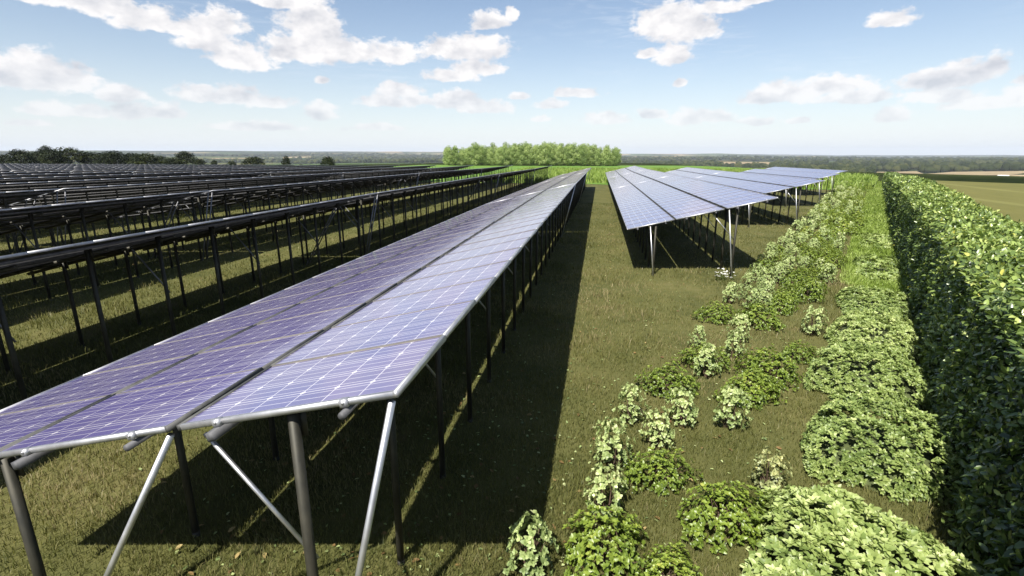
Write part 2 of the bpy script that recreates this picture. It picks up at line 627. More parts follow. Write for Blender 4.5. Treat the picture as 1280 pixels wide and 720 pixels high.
M_PGRASS = leaf_mat('path_grass_blade', [(0.0, (.095, .15, .022)), (0.5, (.19, .265, .046)), (1.0, (.31, .38, .11))], 0.5, 0.25, 0.25)
M_FLOWER, N_, b_, o_ = new_mat('white_petal')
b_.inputs['Base Color'].default_value = (.72, .72, .66, 1)
M_DRY = leaf_mat('dry_leaf', [(0.0, (.10, .06, .025)), (0.5, (.20, .13, .05)), (1.0, (.36, .28, .12))], 0.6, 0.1, 0.2)


def bark(name, c1, c2):
    m, N, b, o = new_mat(name)
    tc = N.node('ShaderNodeTexCoord').outputs['Object']
    n = N.noise(N.v('MULTIPLY', tc, (1, 1, .25)), 30, 5, 0.6)
    N.put(b.inputs['Base Color'], N.ramp(n, [(0.3, c1), (0.7, c2)]))
    b.inputs['Roughness'].default_value = 0.9
    return m


M_BARK = bark('bark', (.030, .022, .014), (.10, .078, .055))
M_TWIG = bark('twig', (.045, .028, .016), (.13, .085, .055))
M_INNER = bark('inner_growth', (.030, .042, .012), (.085, .105, .030))
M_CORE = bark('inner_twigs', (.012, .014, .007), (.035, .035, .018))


def blades(name, x, y, h, w, mat, lean=0.5, parent=None):
    n = len(x)
    z = terrain(x, y) + 0.035
    a = rng.uniform(0, 2 * math.pi, n)
    l = rng.uniform(0.05, lean, n) * h
    dx, dy = np.cos(a), np.sin(a)
    b = rng.uniform(0, 2 * math.pi, n)
    sx, sy = np.cos(b) * w / 2, np.sin(b) * w / 2
    P = np.stack([np.stack([x - sx, y - sy, z - .012], -1), np.stack([x + sx, y + sy, z - .012], -1),
                  np.stack([x + dx * l * .35 + sx * .8, y + dy * l * .35 + sy * .8, z + h * .6], -1),
                  np.stack([x + dx * l * .35 - sx * .8, y + dy * l * .35 - sy * .8, z + h * .6], -1),
                  np.stack([x + dx * l, y + dy * l, z + h], -1)], 1).reshape(-1, 3)
    i = np.arange(n)[:, None] * 5
    tint = np.clip(rng.normal(0.56, 0.15, n) + 0.5 * (vnoise(x / .7, y / .7, 21) - .5) + 0.35 * (vnoise(x / 2.3, y / 2.3, 22) - .5), 0, 1)
    me = mesh_np(name, P, [i + [[3, 2, 4]], i + [[0, 1, 2, 3]]], [mat], attrs={'tint': np.repeat(tint, 5)})
    o = link(name, me, parent)
    o['kind'] = 'stuff'
    return o


def polar_scatter(n, r0, r1, az0, az1, power=1.0):
    """points in front of the camera, denser near it"""
    t = rng.uniform(0, 1, n)
    r = r0 * (r1 / r0) ** (t ** power)
    a = rng.uniform(az0, az1, n)
    return r * np.sin(a), r * np.cos(a)


def hedge_ps(x, y):
    return x * HC - y * HS, x * HS + y * HC


def build_grass():
    x, y = polar_scatter(400000, 1.6, 30, R(-66), R(40), 0.8)
    p, s = hedge_ps(x, y)
    n = vnoise(x / .45, y / .45, 31) * .6 + vnoise(x / 1.4, y / 1.4, 32) * .4
    keep = (p < -0.2 + 1.1 * (1 - ss(s, 10.6, 12.6)) + .1 * np.sin(s * 3)) & (rng.uniform(0, 1, len(x)) < 0.25 + 1.1 * n)
    x, y, n = x[keep], y[keep], n[keep]
    r = np.hypot(x, y)
    tuft = np.clip((vnoise(x / .28, y / .28, 34) - .62) * 4, 0, 1) * np.clip((vnoise(x / 2.6, y / 2.6, 35) - .35) * 3, 0, 1)
    h = rng.uniform(.018, .046, len(x)) * (0.55 + n) * (1 + r * .012) * (1 + 1.6 * tuft)
    w = .0024 + .0006 * r
    blades('lawn_grass', x, y, h, w * rng.uniform(.7, 1.3, len(x)), M_GRASS, 1.1)
    # longer grass along the hedge strip
    n_ = 60000
    s = 2.0 * (66 / 2.0) ** (rng.uniform(0, 1, n_) ** .85)
    p = rng.uniform(-.3, 1.0, n_)
    kk = p > -.3 + 1.15 * (1 - ss(s, 10.6, 12.6))
    p, s = p[kk], s[kk]
    n_ = len(p)
    x, y = hp(p, s)
    r = np.hypot(x, y)
    nn = vnoise(x / .5, y / .5, 33)
    blades('path_grass', x, y, rng.uniform(.03, .09, n_) * (.5 + nn) * (1 + .02 * r), (.005 + .0012 * r) * rng.uniform(.6, 1.3, n_), M_PGRASS, 1.0)
    # meadow beyond the rows
    n_ = 42000
    x = rng.uniform(-14, 34, n_)
    y = rng.uniform(44, 100, n_)
    p, s = hedge_ps(x, y)
    k = (y > 53.5 - 6 * ss(x, 2, 16) + rng.uniform(-1, 1, n_)) & (p < 0.3)
    x, y = x[k], y[k]
    blades('meadow_grass', x, y, rng.uniform(.25, .7, len(x)), rng.uniform(.05, .16, len(x)), M_PGRASS, .9)


build_grass()


def scatter_leaves(name, n, mat, size, label_kind='stuff'):
    x, y = polar_scatter(n, 2.2, 16, R(-50), R(22))
    z = terrain(x, y) + .045
    pos = np.stack([x, y, z], -1)
    a = rng.uniform(0, 6.283, n)
    tip = np.stack([np.cos(a), np.sin(a), rng.uniform(-.1, .5, n)], -1)
    nrm = unit(np.stack([rng.normal(0, .3, n), rng.normal(0, .3, n), np.ones(n)], -1))
    P, T, Q, k = leaf_batch(pos, tip, nrm, rng.uniform(.6, 1.2, n) * size, rng.uniform(.4, .7, n) * size, True)
    me = mesh_np(name, P, [T, Q], [mat], attrs={'tint': np.repeat(rng.uniform(0, 1, n), k)})
    link(name, me)['kind'] = 'stuff'


scatter_leaves('fallen_leaves', 420, M_DRY, .05)
scatter_leaves('lawn_weeds', 1500, M_PALE, .035)

# ------------------------------------------------------------------ hedge
HED_P0, HED_P1, HED_H, HED_S0, HED_S1 = 0.86, 1.98, 1.64, -1.5, 68.0


def build_hedge():
    t = thing('hedge', 'tall clipped green hedge with glossy leaves running beside the grass path', 'hedge', (*hp(1.3, 2), 0))
    t.rotation_euler = (0, 0, 0)
    ox, oy = hp(1.3, 2)
    # woody dark inside
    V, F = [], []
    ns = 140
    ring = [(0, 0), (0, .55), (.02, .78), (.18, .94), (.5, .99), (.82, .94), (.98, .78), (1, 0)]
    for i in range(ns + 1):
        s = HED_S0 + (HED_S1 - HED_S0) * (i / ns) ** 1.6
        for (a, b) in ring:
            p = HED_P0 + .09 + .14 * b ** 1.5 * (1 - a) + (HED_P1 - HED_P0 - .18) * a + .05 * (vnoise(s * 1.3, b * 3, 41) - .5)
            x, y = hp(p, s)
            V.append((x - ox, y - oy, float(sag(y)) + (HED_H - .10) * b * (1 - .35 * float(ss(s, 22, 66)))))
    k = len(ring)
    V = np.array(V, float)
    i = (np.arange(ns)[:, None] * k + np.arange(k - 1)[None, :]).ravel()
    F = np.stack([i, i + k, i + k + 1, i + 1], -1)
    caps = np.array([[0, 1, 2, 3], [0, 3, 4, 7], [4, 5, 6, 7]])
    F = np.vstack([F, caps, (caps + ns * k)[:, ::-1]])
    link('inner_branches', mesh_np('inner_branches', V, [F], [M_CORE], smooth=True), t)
    # leaves: distance bands, leaf size grows with distance as counts fall
    for (s0, s1, dens, L, full) in ((HED_S0, 5.5, 2150, .064, True), (5.5, 11, 1500, .066, True), (11, 24, 1150, .076, False), (24, HED_S1, 330, .135, False)):
        per = HED_H + (HED_P1 - HED_P0) + HED_H * .4
        n = int((s1 - s0) * per * dens)
        s = rng.uniform(s0, s1, n)
        c = rng.uniform(0, per, n)
        p = np.empty(n)
        z = np.empty(n)
        no = np.zeros((n, 2))                       # (across, up) outward
        W = HED_P1 - HED_P0
        left = c < HED_H
        top = (c >= HED_H) & (c < HED_H + W)
        right = c >= HED_H + W
        z[left] = c[left]
        p[left] = HED_P0
        no[left] = (-1, .22)
        p[top] = HED_P0 + (c[top] - HED_H)
        z[top] = HED_H
        no[top] = (0, 1)
        p[right] = HED_P1
        z[right] = HED_H - (c[right] - HED_H - W)
        no[right] = (1, .15)
        # rounded shoulders
        for sg, e in ((1, HED_P0), (-1, HED_P1)):
            d = (p - e) * sg
            z -= np.where(top & (d < .30), .17 * (1 - np.clip(d, 0, .30) / .30) ** 2, 0)
            no[top & (d < .20)] = (-sg * .55, .83)
            up_ = (left if sg > 0 else right) & (z > HED_H - .45)
            p += np.where(left, .14 * np.clip(z / HED_H, 0, 1) ** 1.5, 0) if sg > 0 else 0
            p += np.where(up_, sg * .16 * np.clip((z - HED_H + .45) / .45, 0, 1) ** 2, 0)
            no[up_] = (-sg * .85, .52)
        lump = (vnoise(s * 2.2, c * 2.2, 42) - .5) * .12 + (vnoise(s * .6, c * .8, 43) - .5) * .09
        off = lump + rng.uniform(-.10, .045, n)
        n_hole = vnoise(s * 3.1, c * 3.1, 45)
        off -= np.where(n_hole < .22, .10, 0)
        wisp = rng.uniform(0, 1, n) < .05
        off[wisp] += rng.uniform(.01, .07, wisp.sum())
        p = p + no[:, 0] * off
        z = z + no[:, 1] * off
        x, y = hp(p, s)
        z = z * (1 - .35 * ss(s, 22, 66))
        pos = np.stack([x - ox, y - oy, np.maximum(z, .03) + sag(y)], -1)
        out = np.stack([no[:, 0] * HC, -no[:, 0] * HS, no[:, 1]], -1)
        nrm = unit(out + rng.normal(0, .55, (n, 3)) + [0, 0, .35])
        tip = np.cross(nrm, rng.normal(0, 1, (n, 3))) + out * .45 + np.array([0, 0, .25])
        sz = rng.uniform(.65, 1.25, n)
        P, T, Q, k = leaf_batch(pos, tip, nrm, L * sz, L * .52 * sz, full, .16, .18)
        tint = np.clip(rng.normal(.45, .17, n) + (off - .02) * 1.4 + .25 * (vnoise(s * 1.2, c * 1.5, 44) - .5) + .40 * np.clip(z / HED_H - .60, 0, 1), 0, .95)  # upper leaves lightened as well: sunlight on the hedge top painted into tint
        young = rng.uniform(0, 1, n) < .035
        tint[young] = rng.uniform(.9, 1.0, young.sum())
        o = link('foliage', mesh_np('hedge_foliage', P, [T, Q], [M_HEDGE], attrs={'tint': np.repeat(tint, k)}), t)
        o['kind'] = 'stuff'


build_hedge()

# ------------------------------------------------------------------ shrubs


def rosettes(cent, axis, per, L, W, spread, full=True):
    """per leaves fanned round each centre"""
    n = len(cent)
    c = np.repeat(cent, per, 0)
    a = np.repeat(axis, per, 0)
    ph = np.tile(np.arange(per) * 2.39996, n) + np.repeat(rng.uniform(0, 6.28, n), per)
    u = unit(np.cross(a, np.where(np.abs(a[:, 2:3]) < .9, [[0, 0, 1.]], [[1., 0, 0]])))
    w = np.cross(a, u)
    rad = u * np.cos(ph)[:, None] + w * np.sin(ph)[:, None]
    k = np.tile((np.arange(per) + .6) / per, n)[:, None]
    tip = rad * (spread * (.35 + .75 * k)) + a * (1.05 - .75 * k)
    nrm = a * 1.0 - rad * .25
    m = len(c)
    sz = rng.uniform(.75, 1.2, m) * (.6 + .5 * k[:, 0])
    return leaf_batch(c - a * .01, tip, nrm, L * sz, W * sz, full, .14, .15)


def build_foliage(cent, axis, per, L, W, spread, mat, name, tbase=.5, tfun=None, full=True):
    P, T, Q, k = rosettes(cent, axis, per, L, W, spread, full)
    n = len(cent) * per
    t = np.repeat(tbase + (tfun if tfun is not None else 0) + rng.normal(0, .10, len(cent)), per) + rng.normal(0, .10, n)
    return mesh_np(name, P, [T, Q], [mat], attrs={'tint': np.repeat(np.clip(t, 0, 1), k)})


def stems_mesh(tips, r=.006, mat=None, name='stems', base=.03):
    mb = MB()
    for t in tips:
        t = Vector(t)
        b0 = Vector((random.uniform(-base, base), random.uniform(-base, base), -.02))
        mid = b0.lerp(t, .5) + Vector((0, 0, .03))
        mb.tube(b0, mid, r, 5, r2=r * .8, cap=False)
        mb.tube(mid, t, r * .8, 5, r2=r * .4, cap=False)
    return mb.mesh(name, [mat or M_TWIG])


PALE, GREEN = [], []
for i in range(4):                                          # upright pale shrubs, unit height about 0.38 m
    n = 125
    h = rng.uniform(.06, .40, n) ** 1.0
    rr = .14 * np.sqrt(np.clip(1 - ((h - .18) / .24) ** 2, .05, 1)) * rng.uniform(.55, 1.1, n)
    a = rng.uniform(0, 6.283, n)
    lob = 1 + .22 * np.sin(a * 3 + i * 1.7)
    c = np.stack([rr * lob * np.cos(a), rr * lob * np.sin(a), h], -1)
    ax = unit(np.stack([np.cos(a) * 1.0, np.sin(a) * 1.0, np.full(n, .55)], -1) + rng.normal(0, .25, (n, 3)))
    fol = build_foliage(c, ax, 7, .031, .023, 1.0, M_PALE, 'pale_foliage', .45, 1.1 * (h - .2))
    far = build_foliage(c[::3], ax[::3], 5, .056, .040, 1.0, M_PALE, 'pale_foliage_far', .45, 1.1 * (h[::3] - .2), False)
    st = stems_mesh(c[:14] * .93, .005)
    PALE.append((fol, st, far))
for i in range(4):                                          # low spreading bright bushes, about 0.32 m high
    n = 420
    a = rng.uniform(0, 6.283, n)
    v = rng.uniform(.02, 1, n)
    q = np.arccos(v)
    wob = 1 + .20 * np.sin(2 * a + i) + .13 * np.sin(5 * a + 2 * i)
    sh = rng.uniform(.72, 1.12, n)
    c = np.stack([.31 * np.sin(q) * np.cos(a) * wob * sh, .27 * np.sin(q) * np.sin(a) * wob * sh, .03 + .27 * np.cos(q) * sh * (1 + .15 * np.sin(3 * a + i))], -1)
    ax = unit(c * [1, 1, 1.3] + rng.normal(0, .10, (n, 3)) + [0, 0, .12])
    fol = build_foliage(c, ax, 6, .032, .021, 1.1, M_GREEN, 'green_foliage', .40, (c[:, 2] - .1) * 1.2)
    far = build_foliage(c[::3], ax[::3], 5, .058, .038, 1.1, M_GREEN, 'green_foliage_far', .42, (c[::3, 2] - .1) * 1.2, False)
    st = stems_mesh(c[:26] * .9, .004, M_TWIG, base=.10)
    GREEN.append((fol, st, far))


def shrub(kind, x, y, sc, label, group, far=False, sq=1.0, fmat=None):
    bank = PALE if kind == 'pale' else GREEN
    k = random.randrange(4)
    t = thing('pale_shrub' if kind == 'pale' else 'green_bush', label, 'shrub' if kind == 'pale' else 'bush',
              (x, y, float(terrain(x, y)) + .03), (0, 0, random.uniform(0, 6.28)), group)
    me = bank[k][2 if far else 0]
    o = link('foliage', me, t, scale=(sc, sc, sc * sq))
    o['kind'] = 'stuff'
    if fmat:
        o.data = me.copy()
        o.data.materials[0] = fmat
    link('stems', bank[k][1], t, scale=(sc, sc, sc * sq))
    return t


G_P = 'pale leaved shrubs planted in the lawn'
G_G = 'low green bushes planted in the lawn'
near_pale = [
    (662, 722, 70, 'creamy pale shrub nearest the viewer, at the edge of the table shadow'),
    (755, 650, 62, 'upright pale grey-green shrub just behind the nearest large green bush'),
    (763, 590, 60, 'pale shrub second in the left line of shrubs, left of a wide green bush'),
    (820, 562, 46, 'pale shrub standing directly behind a wide bright green bush'),
    (786, 532, 46, 'small pale shrub farthest left, alone close to the bare lawn'),
    (850, 535, 46, 'pale shrub just below the left wide green bush'),
    (910, 538, 48, 'pale shrub in front of the middle green bush, bare lawn around its foot'),
    (882, 474, 38, 'pale shrub growing in front of a small green bush and hiding part of it'),
    (871, 437, 27, 'small pale shrub at the back left of a pale and green clump'),
    (917, 450, 32, 'pale shrub with a second pale shrub right behind it'),
    (923, 430, 32, 'pale shrub close behind another pale shrub, left of the far green bushes'),
    (1014, 421, 32, 'lone pale shrub on bare soil left of the ground cover'),
    (936, 388, 26, 'pale shrub at the left front of the dense far shrub belt')]
for (u, v, hpx, lab) in near_pale:
    x, y = ground_at(u, v)
    d = math.hypot(math.hypot(x, y), CH)
    hm = hpx * d / FPX * 1.02
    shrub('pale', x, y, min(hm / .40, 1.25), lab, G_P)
M_YEL = leaf_mat('yellow_leaf', [(0.0, (.13, .15, .06)), (0.4, (.26, .29, .12)), (0.7, (.46, .46, .20)), (1.0, (.62, .50, .10))], 0.42, 0.2)
x, y = ground_at(958, 618)
t = shrub('pale', x, y, .92, 'small yellow and cream variegated shrub alone on the lawn left of the ground cover', G_P, fmat=M_YEL)
near_green = [
    (752, 706, 122, 'large bright green bush nearest the viewer beside the table shadow'),
    (822, 606, 84, 'wide bright green bush in front of a pale shrub, right of the left shrub line'),
    (905, 664, 104, 'wide green bush left of the nearest ground cover mound'),
    (835, 492, 72, 'dark edged green bush farthest left on the open lawn'),
    (880, 462, 62, 'small olive green bush half hidden behind a pale shrub'),
    (958, 474, 72, 'green bush second from the ground cover, behind another green bush'),
    (938, 502, 74, 'green bush right behind a pale shrub in mid lawn'),
    (997, 452, 44, 'small green bush touching the left edge of the ground cover'),
    (896, 404, 50, 'green bush at the left end of the far pair, on open lawn'),
    (948, 408, 56, 'green bush at the right of the far pair, below the dense belt'),
    (838, 738, 84, 'green bush cut off by the bottom edge of the picture')]
for (u, v, wpx, lab) in near_green:
    x, y = ground_at(u, v)
    d = math.hypot(math.hypot(x, y), CH)
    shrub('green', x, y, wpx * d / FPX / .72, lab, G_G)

def seg(s):
    return ('level with the fifth ground cover mound' if s < 12 else 'level with the sixth ground cover patch' if s < 16.5 else
            'level with the seventh ground cover patch' if s < 21 else 'farther than the last ground cover patch' if s < 36 else 'at its far end near the meadow')


# the dense belt of shrubs farther along the hedge strip
s = 9.3
nfar = 0
while s < 62:
    lo = -1.62 - .014 * s
    for p in np.arange(lo, -0.30, .40):
        if random.random() < .10 or nfar > 520:
            continue
        pp, s_ = p + random.uniform(-.12, .12), s + random.uniform(-.2, .2)
        if s_ < 10 and pp > -.75:
            continue
        x, y = hp(pp, s_)
        pale = random.random() < (.66 if p < lo + .5 else (.20 if random.random() < .75 else .5))
        if s > 30 and random.random() < .25:
            continue
        if pale:
            sg_ = seg(s_)
            shrub('pale', x, y, random.uniform(.70, 1.22), 'pale green shrub in the dense mixed belt, ' + sg_, 'pale shrubs of the far belt', s > 17)
        else:
            sg_ = seg(s_)
            shrub('green', x, y, random.uniform(.62, 1.05), 'bright green bush in the dense mixed belt, ' + sg_, 'green bushes of the far belt', s > 17, random.uniform(.95, 1.4))
        nfar += 1
    s += .46 + .006 * s


def mound(pc, sc_, rp, rs, h, label, L, dens, seed):
    """ground cover hummock in hedge coordinates"""
    cx, cy = hp(pc, sc_)
    t = thing('groundcover_shrub', label, 'ground cover', (cx, cy, float(terrain(cx, cy)) + .03), group='clipped ground cover mounds beside the hedge')
    n = int(rp * rs * 4 * dens)
    a = rng.uniform(0, 6.283, n)
    q = np.sqrt(rng.uniform(0, 1.0, n))
    edge = 1 + .10 * np.sin(3 * a + seed) + .07 * np.sin(7 * a + 2 * seed)
    pu = np.sign(np.cos(a)) * np.abs(np.cos(a)) ** .75 * q
    su = np.sign(np.sin(a)) * np.abs(np.sin(a)) ** .75 * q
    rim = rng.uniform(0, 1, n) < .30
    q[rim] = rng.uniform(.86, 1.0, rim.sum())
    pu[rim] = (np.sign(np.cos(a)) * np.abs(np.cos(a)) ** .75 * q)[rim]
    su[rim] = (np.sign(np.sin(a)) * np.abs(np.sin(a)) ** .75 * q)[rim]
    prof = np.clip(1 - q ** 3.4, 0, 1) ** .62
    bump = .75 + .5 * vnoise(pu * 4 + seed * 7, su * 5, 60)
    z = .03 + h * prof * bump * np.where(rim, rng.uniform(.1, 1, n), 1) + rng.uniform(-.03, .03, n)
    px, sx = pu * rp * edge, su * rs * edge
    c = np.stack([px * HC + sx * HS, -px * HS + sx * HC, z], -1)
    out = np.stack([pu * HC + su * HS, -pu * HS + su * HC, np.zeros(n)], -1) * (q ** 3)[:, None]
    ax = unit(out * np.where(rim, 2.2, 1.0)[:, None] + rng.normal(0, .34, (n, 3)) + [0, -.15, 1.0])
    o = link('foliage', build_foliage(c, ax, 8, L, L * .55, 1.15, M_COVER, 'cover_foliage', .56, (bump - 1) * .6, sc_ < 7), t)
    o['kind'] = 'stuff'
    idx = np.argsort(-q)[:40]
    link('stems', stems_mesh(c[idx] * .93, .005, M_TWIG, base=rp * .3), t)
    # shaded twiggy inside
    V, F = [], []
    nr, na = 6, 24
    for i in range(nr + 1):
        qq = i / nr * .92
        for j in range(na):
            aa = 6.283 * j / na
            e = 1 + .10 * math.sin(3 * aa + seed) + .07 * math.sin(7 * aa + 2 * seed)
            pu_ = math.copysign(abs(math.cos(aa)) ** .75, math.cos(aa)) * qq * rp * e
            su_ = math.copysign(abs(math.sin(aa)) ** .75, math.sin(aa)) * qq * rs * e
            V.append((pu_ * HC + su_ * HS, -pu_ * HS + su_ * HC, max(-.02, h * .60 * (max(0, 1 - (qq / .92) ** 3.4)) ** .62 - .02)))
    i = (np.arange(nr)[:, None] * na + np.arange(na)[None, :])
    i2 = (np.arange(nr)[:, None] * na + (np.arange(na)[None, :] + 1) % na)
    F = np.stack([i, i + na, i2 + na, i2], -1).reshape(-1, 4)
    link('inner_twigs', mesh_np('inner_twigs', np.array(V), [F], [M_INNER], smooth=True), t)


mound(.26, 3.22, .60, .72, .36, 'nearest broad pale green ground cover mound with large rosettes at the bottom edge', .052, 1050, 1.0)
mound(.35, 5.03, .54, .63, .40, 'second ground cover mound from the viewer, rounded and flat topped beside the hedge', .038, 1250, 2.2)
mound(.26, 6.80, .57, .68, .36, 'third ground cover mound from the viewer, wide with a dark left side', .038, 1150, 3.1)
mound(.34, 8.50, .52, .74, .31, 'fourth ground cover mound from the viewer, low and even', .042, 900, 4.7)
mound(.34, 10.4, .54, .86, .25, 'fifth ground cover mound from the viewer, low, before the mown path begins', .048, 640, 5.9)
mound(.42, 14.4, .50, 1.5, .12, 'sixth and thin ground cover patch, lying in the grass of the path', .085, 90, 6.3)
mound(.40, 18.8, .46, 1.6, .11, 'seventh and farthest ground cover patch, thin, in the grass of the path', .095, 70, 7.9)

# ------------------------------------------------------------------ solar tables
SL = 0.727 / 3.0                                 # rise over run of the panel plane
TILT = math.atan(SL)
Z_LOW, Z_HIGH = 1.03, 1.757
NMOD, MOD = 24, 0.62
TL = NMOD * MOD
NF = 17


def metal(name, c1, c2, rough, metallic=.85):
    m, N, b, o = new_mat(name)
    tc = N.node('ShaderNodeTexCoord').outputs['Object']
    oi = N.node('ShaderNodeObjectInfo').outputs['Random']
    n = N.noise(N.v('ADD', N.v('MULTIPLY', tc, (1, 1, .35)), N.v('SCALE', (7, 3, 5), scale=oi)), 14, 5, 0.65)
    N.put(b.inputs['Base Color'], N.ramp(n, [(0.3, c1), (0.7, c2)]))
    N.put(b.inputs['Roughness'], N.m('ADD', rough, N.m('MULTIPLY', n, .25)))
    b.inputs['Metallic'].default_value = metallic
    return m


M_POST = metal('weathered_steel', (.022, .022, .017), (.062, .057, .040), .45, .5)
M_RAIL = metal('dull_rail_steel', (.07, .07, .072), (.15, .15, .155), .6, .5)
M_GREYPOLE = metal('grey_galvanised_steel', (.12, .12, .125), (.24, .24, .25), .45, .7)  # darker grey than the other poles, for the rows on the left
M_POLE = metal('galvanised_steel', (.42, .42, .43), (.62, .62, .63), .30)
M_ALU = metal('aluminium', (.36, .36, .37), (.50, .50, .51), .36, .7)
M_BAR = metal('shaded_joint_rail', (.055, .055, .052), (.11, .11, .105), .55, .3)  # inner frame bars: shaded side of the rounded tube put into the colour
M_SEAM = metal('module_seam', (.10, .092, .084), (.16, .148, .135), .7, .0)


def glass_mat(name, cell, cell2, line):
    m, N, b, o = new_mat(name)
    uv = N.node('ShaderNodeTexCoord').outputs['UV']
    oi = N.node('ShaderNodeObjectInfo').outputs['Random']
    sp = N.node('ShaderNodeSeparateXYZ')
    N.l.new(uv, sp.inputs[0])
    u, v = sp.outputs[0], sp.outputs[1]
    fu = N.m('ABSOLUTE', N.m('SUBTRACT', N.m('FRACT', u), .5))       # 0 centre .. .5 at the cell edge
    fv = N.m('ABSOLUTE', N.m('SUBTRACT', N.m('FRACT', v), .5))
    edge = N.m('MAXIMUM', N.m('GREATER_THAN', fu, .487), N.m('GREATER_THAN', fv, .484))
    dia = N.m('GREATER_THAN', N.m('ADD', fu, fv), .90)
    bus = N.m('LESS_THAN', N.m('ABSOLUTE', N.m('SUBTRACT', N.m('FRACT', N.m('ADD', N.m('MULTIPLY', v, 3.0), 0.0)), .5)), .045)
    fing = N.m('MULTIPLY', N.m('LESS_THAN', N.m('FRACT', N.m('MULTIPLY', v, 14.0)), .22), .16)
    white = N.m('MAXIMUM', N.m('MAXIMUM', edge, dia), N.m('MULTIPLY', bus, .75))
    # each cell a slightly different blue
    wn = N.node('ShaderNodeTexWhiteNoise', noise_dimensions='4D')
    cb = N.node('ShaderNodeCombineXYZ')
    N.put(cb.inputs[0], N.m('FLOOR', u))
    N.put(cb.inputs[1], N.m('FLOOR', v))
    N.l.new(cb.outputs[0], wn.inputs['Vector'])
    N.put(wn.inputs['W'], N.m('MULTIPLY', oi, 57.0))
    cc = N.mix(N.m('ADD', N.m('MULTIPLY', wn.outputs['Value'], .5), N.m('MULTIPLY', oi, .5)), cell, cell2)
    c = N.mix(N.m('MAXIMUM', white, fing), cc, line)
    tc = N.node('ShaderNodeTexCoord').outputs['Object']
    dust = N.noise(N.v('ADD', tc, N.v('SCALE', (11, 17, 3), scale=oi)), 3.0, 5, 0.6)
    c = N.mix(N.m('MULTIPLY', N.sstep(dust, .35, .8), .16), c, (.34, .31, .30))
    N.put(b.inputs['Base Color'], c)
    N.put(b.inputs['Roughness'], N.m('ADD', .07, N.m('MULTIPLY', N.sstep(dust, .3, .8), .10)))
    b.inputs['IOR'].default_value = 1.95
    b.inputs['Coat Weight'].default_value = .0
    # faint waviness of the glass
    bp = N.node('ShaderNodeBump')
    bp.inputs['Strength'].default_value = .02
    bp.inputs['Distance'].default_value = .02
    N.put(bp.inputs['Height'], N.noise(tc, 5.0, 2, .5))
    N.l.new(bp.outputs[0], b.inputs['Normal'])
    return m


M_GLASS = glass_mat('solar_cells', (.066, .056, .175), (.096, .084, .222), (.52, .50, .53))
M_BACK, N_, b_, o_ = new_mat('panel_backsheet')
b_.inputs['Base Color'].default_value = (.016, .021, .042, 1)
b_.inputs['Roughness'].default_value = .6
b_.inputs['Specular IOR Level'].default_value = .2

PW = 1.0 / math.cos(TILT)                         # slope length of one strip
GAPS = ((0.008, 0.010), (0.010, 0.022), (0.022, 0.008))   # space left at the low and high side of each strip


def panel_geo(mb, x0, x1, y0, y1, glass=True, frame=True, first=False, last=False):
    """one module in strip-plane coordinates (x up the slope, z out of the plane)"""
    w, h = .017, .026
    if glass:
        a, b, c, d = x0 + w * .6, x1 - w * .6, y0 + .003, y1 - .003
        mb.quad([(a, c, -.006), (b, c, -.006), (b, d, -.006), (a, d, -.006)], [(0.0, 0.0), (6.0, 0.0), (6.0, 4.0), (0.0, 4.0)], 0)
        mb.quad([(a, d, -.012), (b, d, -.012), (b, c, -.012), (a, c, -.012)], [(0, 0)] * 4, 1)
    if frame:
        k = 2 if glass else 0
        mb.box((x0, y0, -h), (x0 + w, y1, 0), k if x0 < .1 else k + 2)
        mb.box((x1 - w, y0, -h), (x1, y1, 0), k if x1 > 2.9 else k + 2)
        c0, c1 = (w if first else .005), (w if last else .005)
        mb.box((x0 + w, y0, -h), (x1 - w, y0 + c0, -.001 if first else -.0025), k if first else k + 1)
        mb.box((x0 + w, y1 - c1, -h), (x1 - w, y1, -.001 if last else -.0025), k if last else k + 1)


def strip_x(i):
    lo, hi = GAPS[i]
    return i * PW + lo, (i + 1) * PW - hi


PANEL_ME, FRAME_ME, STRIP_ME = [], [], []
for i in range(3):
    x0, x1 = strip_x(i)
    mb = MB()
    panel_geo(mb, x0, x1, .003, MOD - .003, True, False)
    PANEL_ME.append(mb.mesh('solar_panel', [M_GLASS, M_BACK]))
    mb = MB()
    panel_geo(mb, x0, x1, .003, MOD - .003, False, True)
    FRAME_ME.append([mb.mesh('panel_frame', [M_ALU, M_SEAM, M_BAR])])
    for fl in ((True, False), (False, True)):
        mb = MB()
        panel_geo(mb, x0, x1, .003, MOD - .003, False, True, *fl)
        FRAME_ME[-1].append(mb.mesh('panel_frame', [M_ALU, M_SEAM, M_BAR]))
    mb = MB()
    for k in range(NMOD):
        panel_geo(mb, x0, x1, k * MOD + .003, (k + 1) * MOD - .003, first=k == 0, last=k == NMOD - 1)
    STRIP_ME.append(mb.mesh('panel_strip', [M_GLASS, M_BACK, M_ALU, M_SEAM, M_BAR]))


def zpl(x):
    return Z_LOW + SL * x


XL, XH = 1.00, 2.52                               # where the two lines of posts stand
FY = [.06 + (TL - .12) * k / (NF - 1) for k in range(NF)]


def post_mesh(x):
    mb = MB()
    h = zpl(x) - .05
    mb.tube((0, 0, -.25), (0, 0, h), .024, 10)
    mb.tube((0, 0, -.05), (0, 0, .035), .027, 10, r2=.0255)
    mb.box((-.04, .021, h - .11), (.04, .029, h + .01), 0)
    for bx in (-.018, .018):
        mb.tube((bx, .029, h - .05), (bx, .037, h - .05), .007, 6)
    return mb.mesh('post', [M_POST], False)


def pole_mesh(a, b, r, mat, n=10):
    mb = MB()
    mb.tube(a, b, r, n)
    return mb.mesh('pole', [mat])


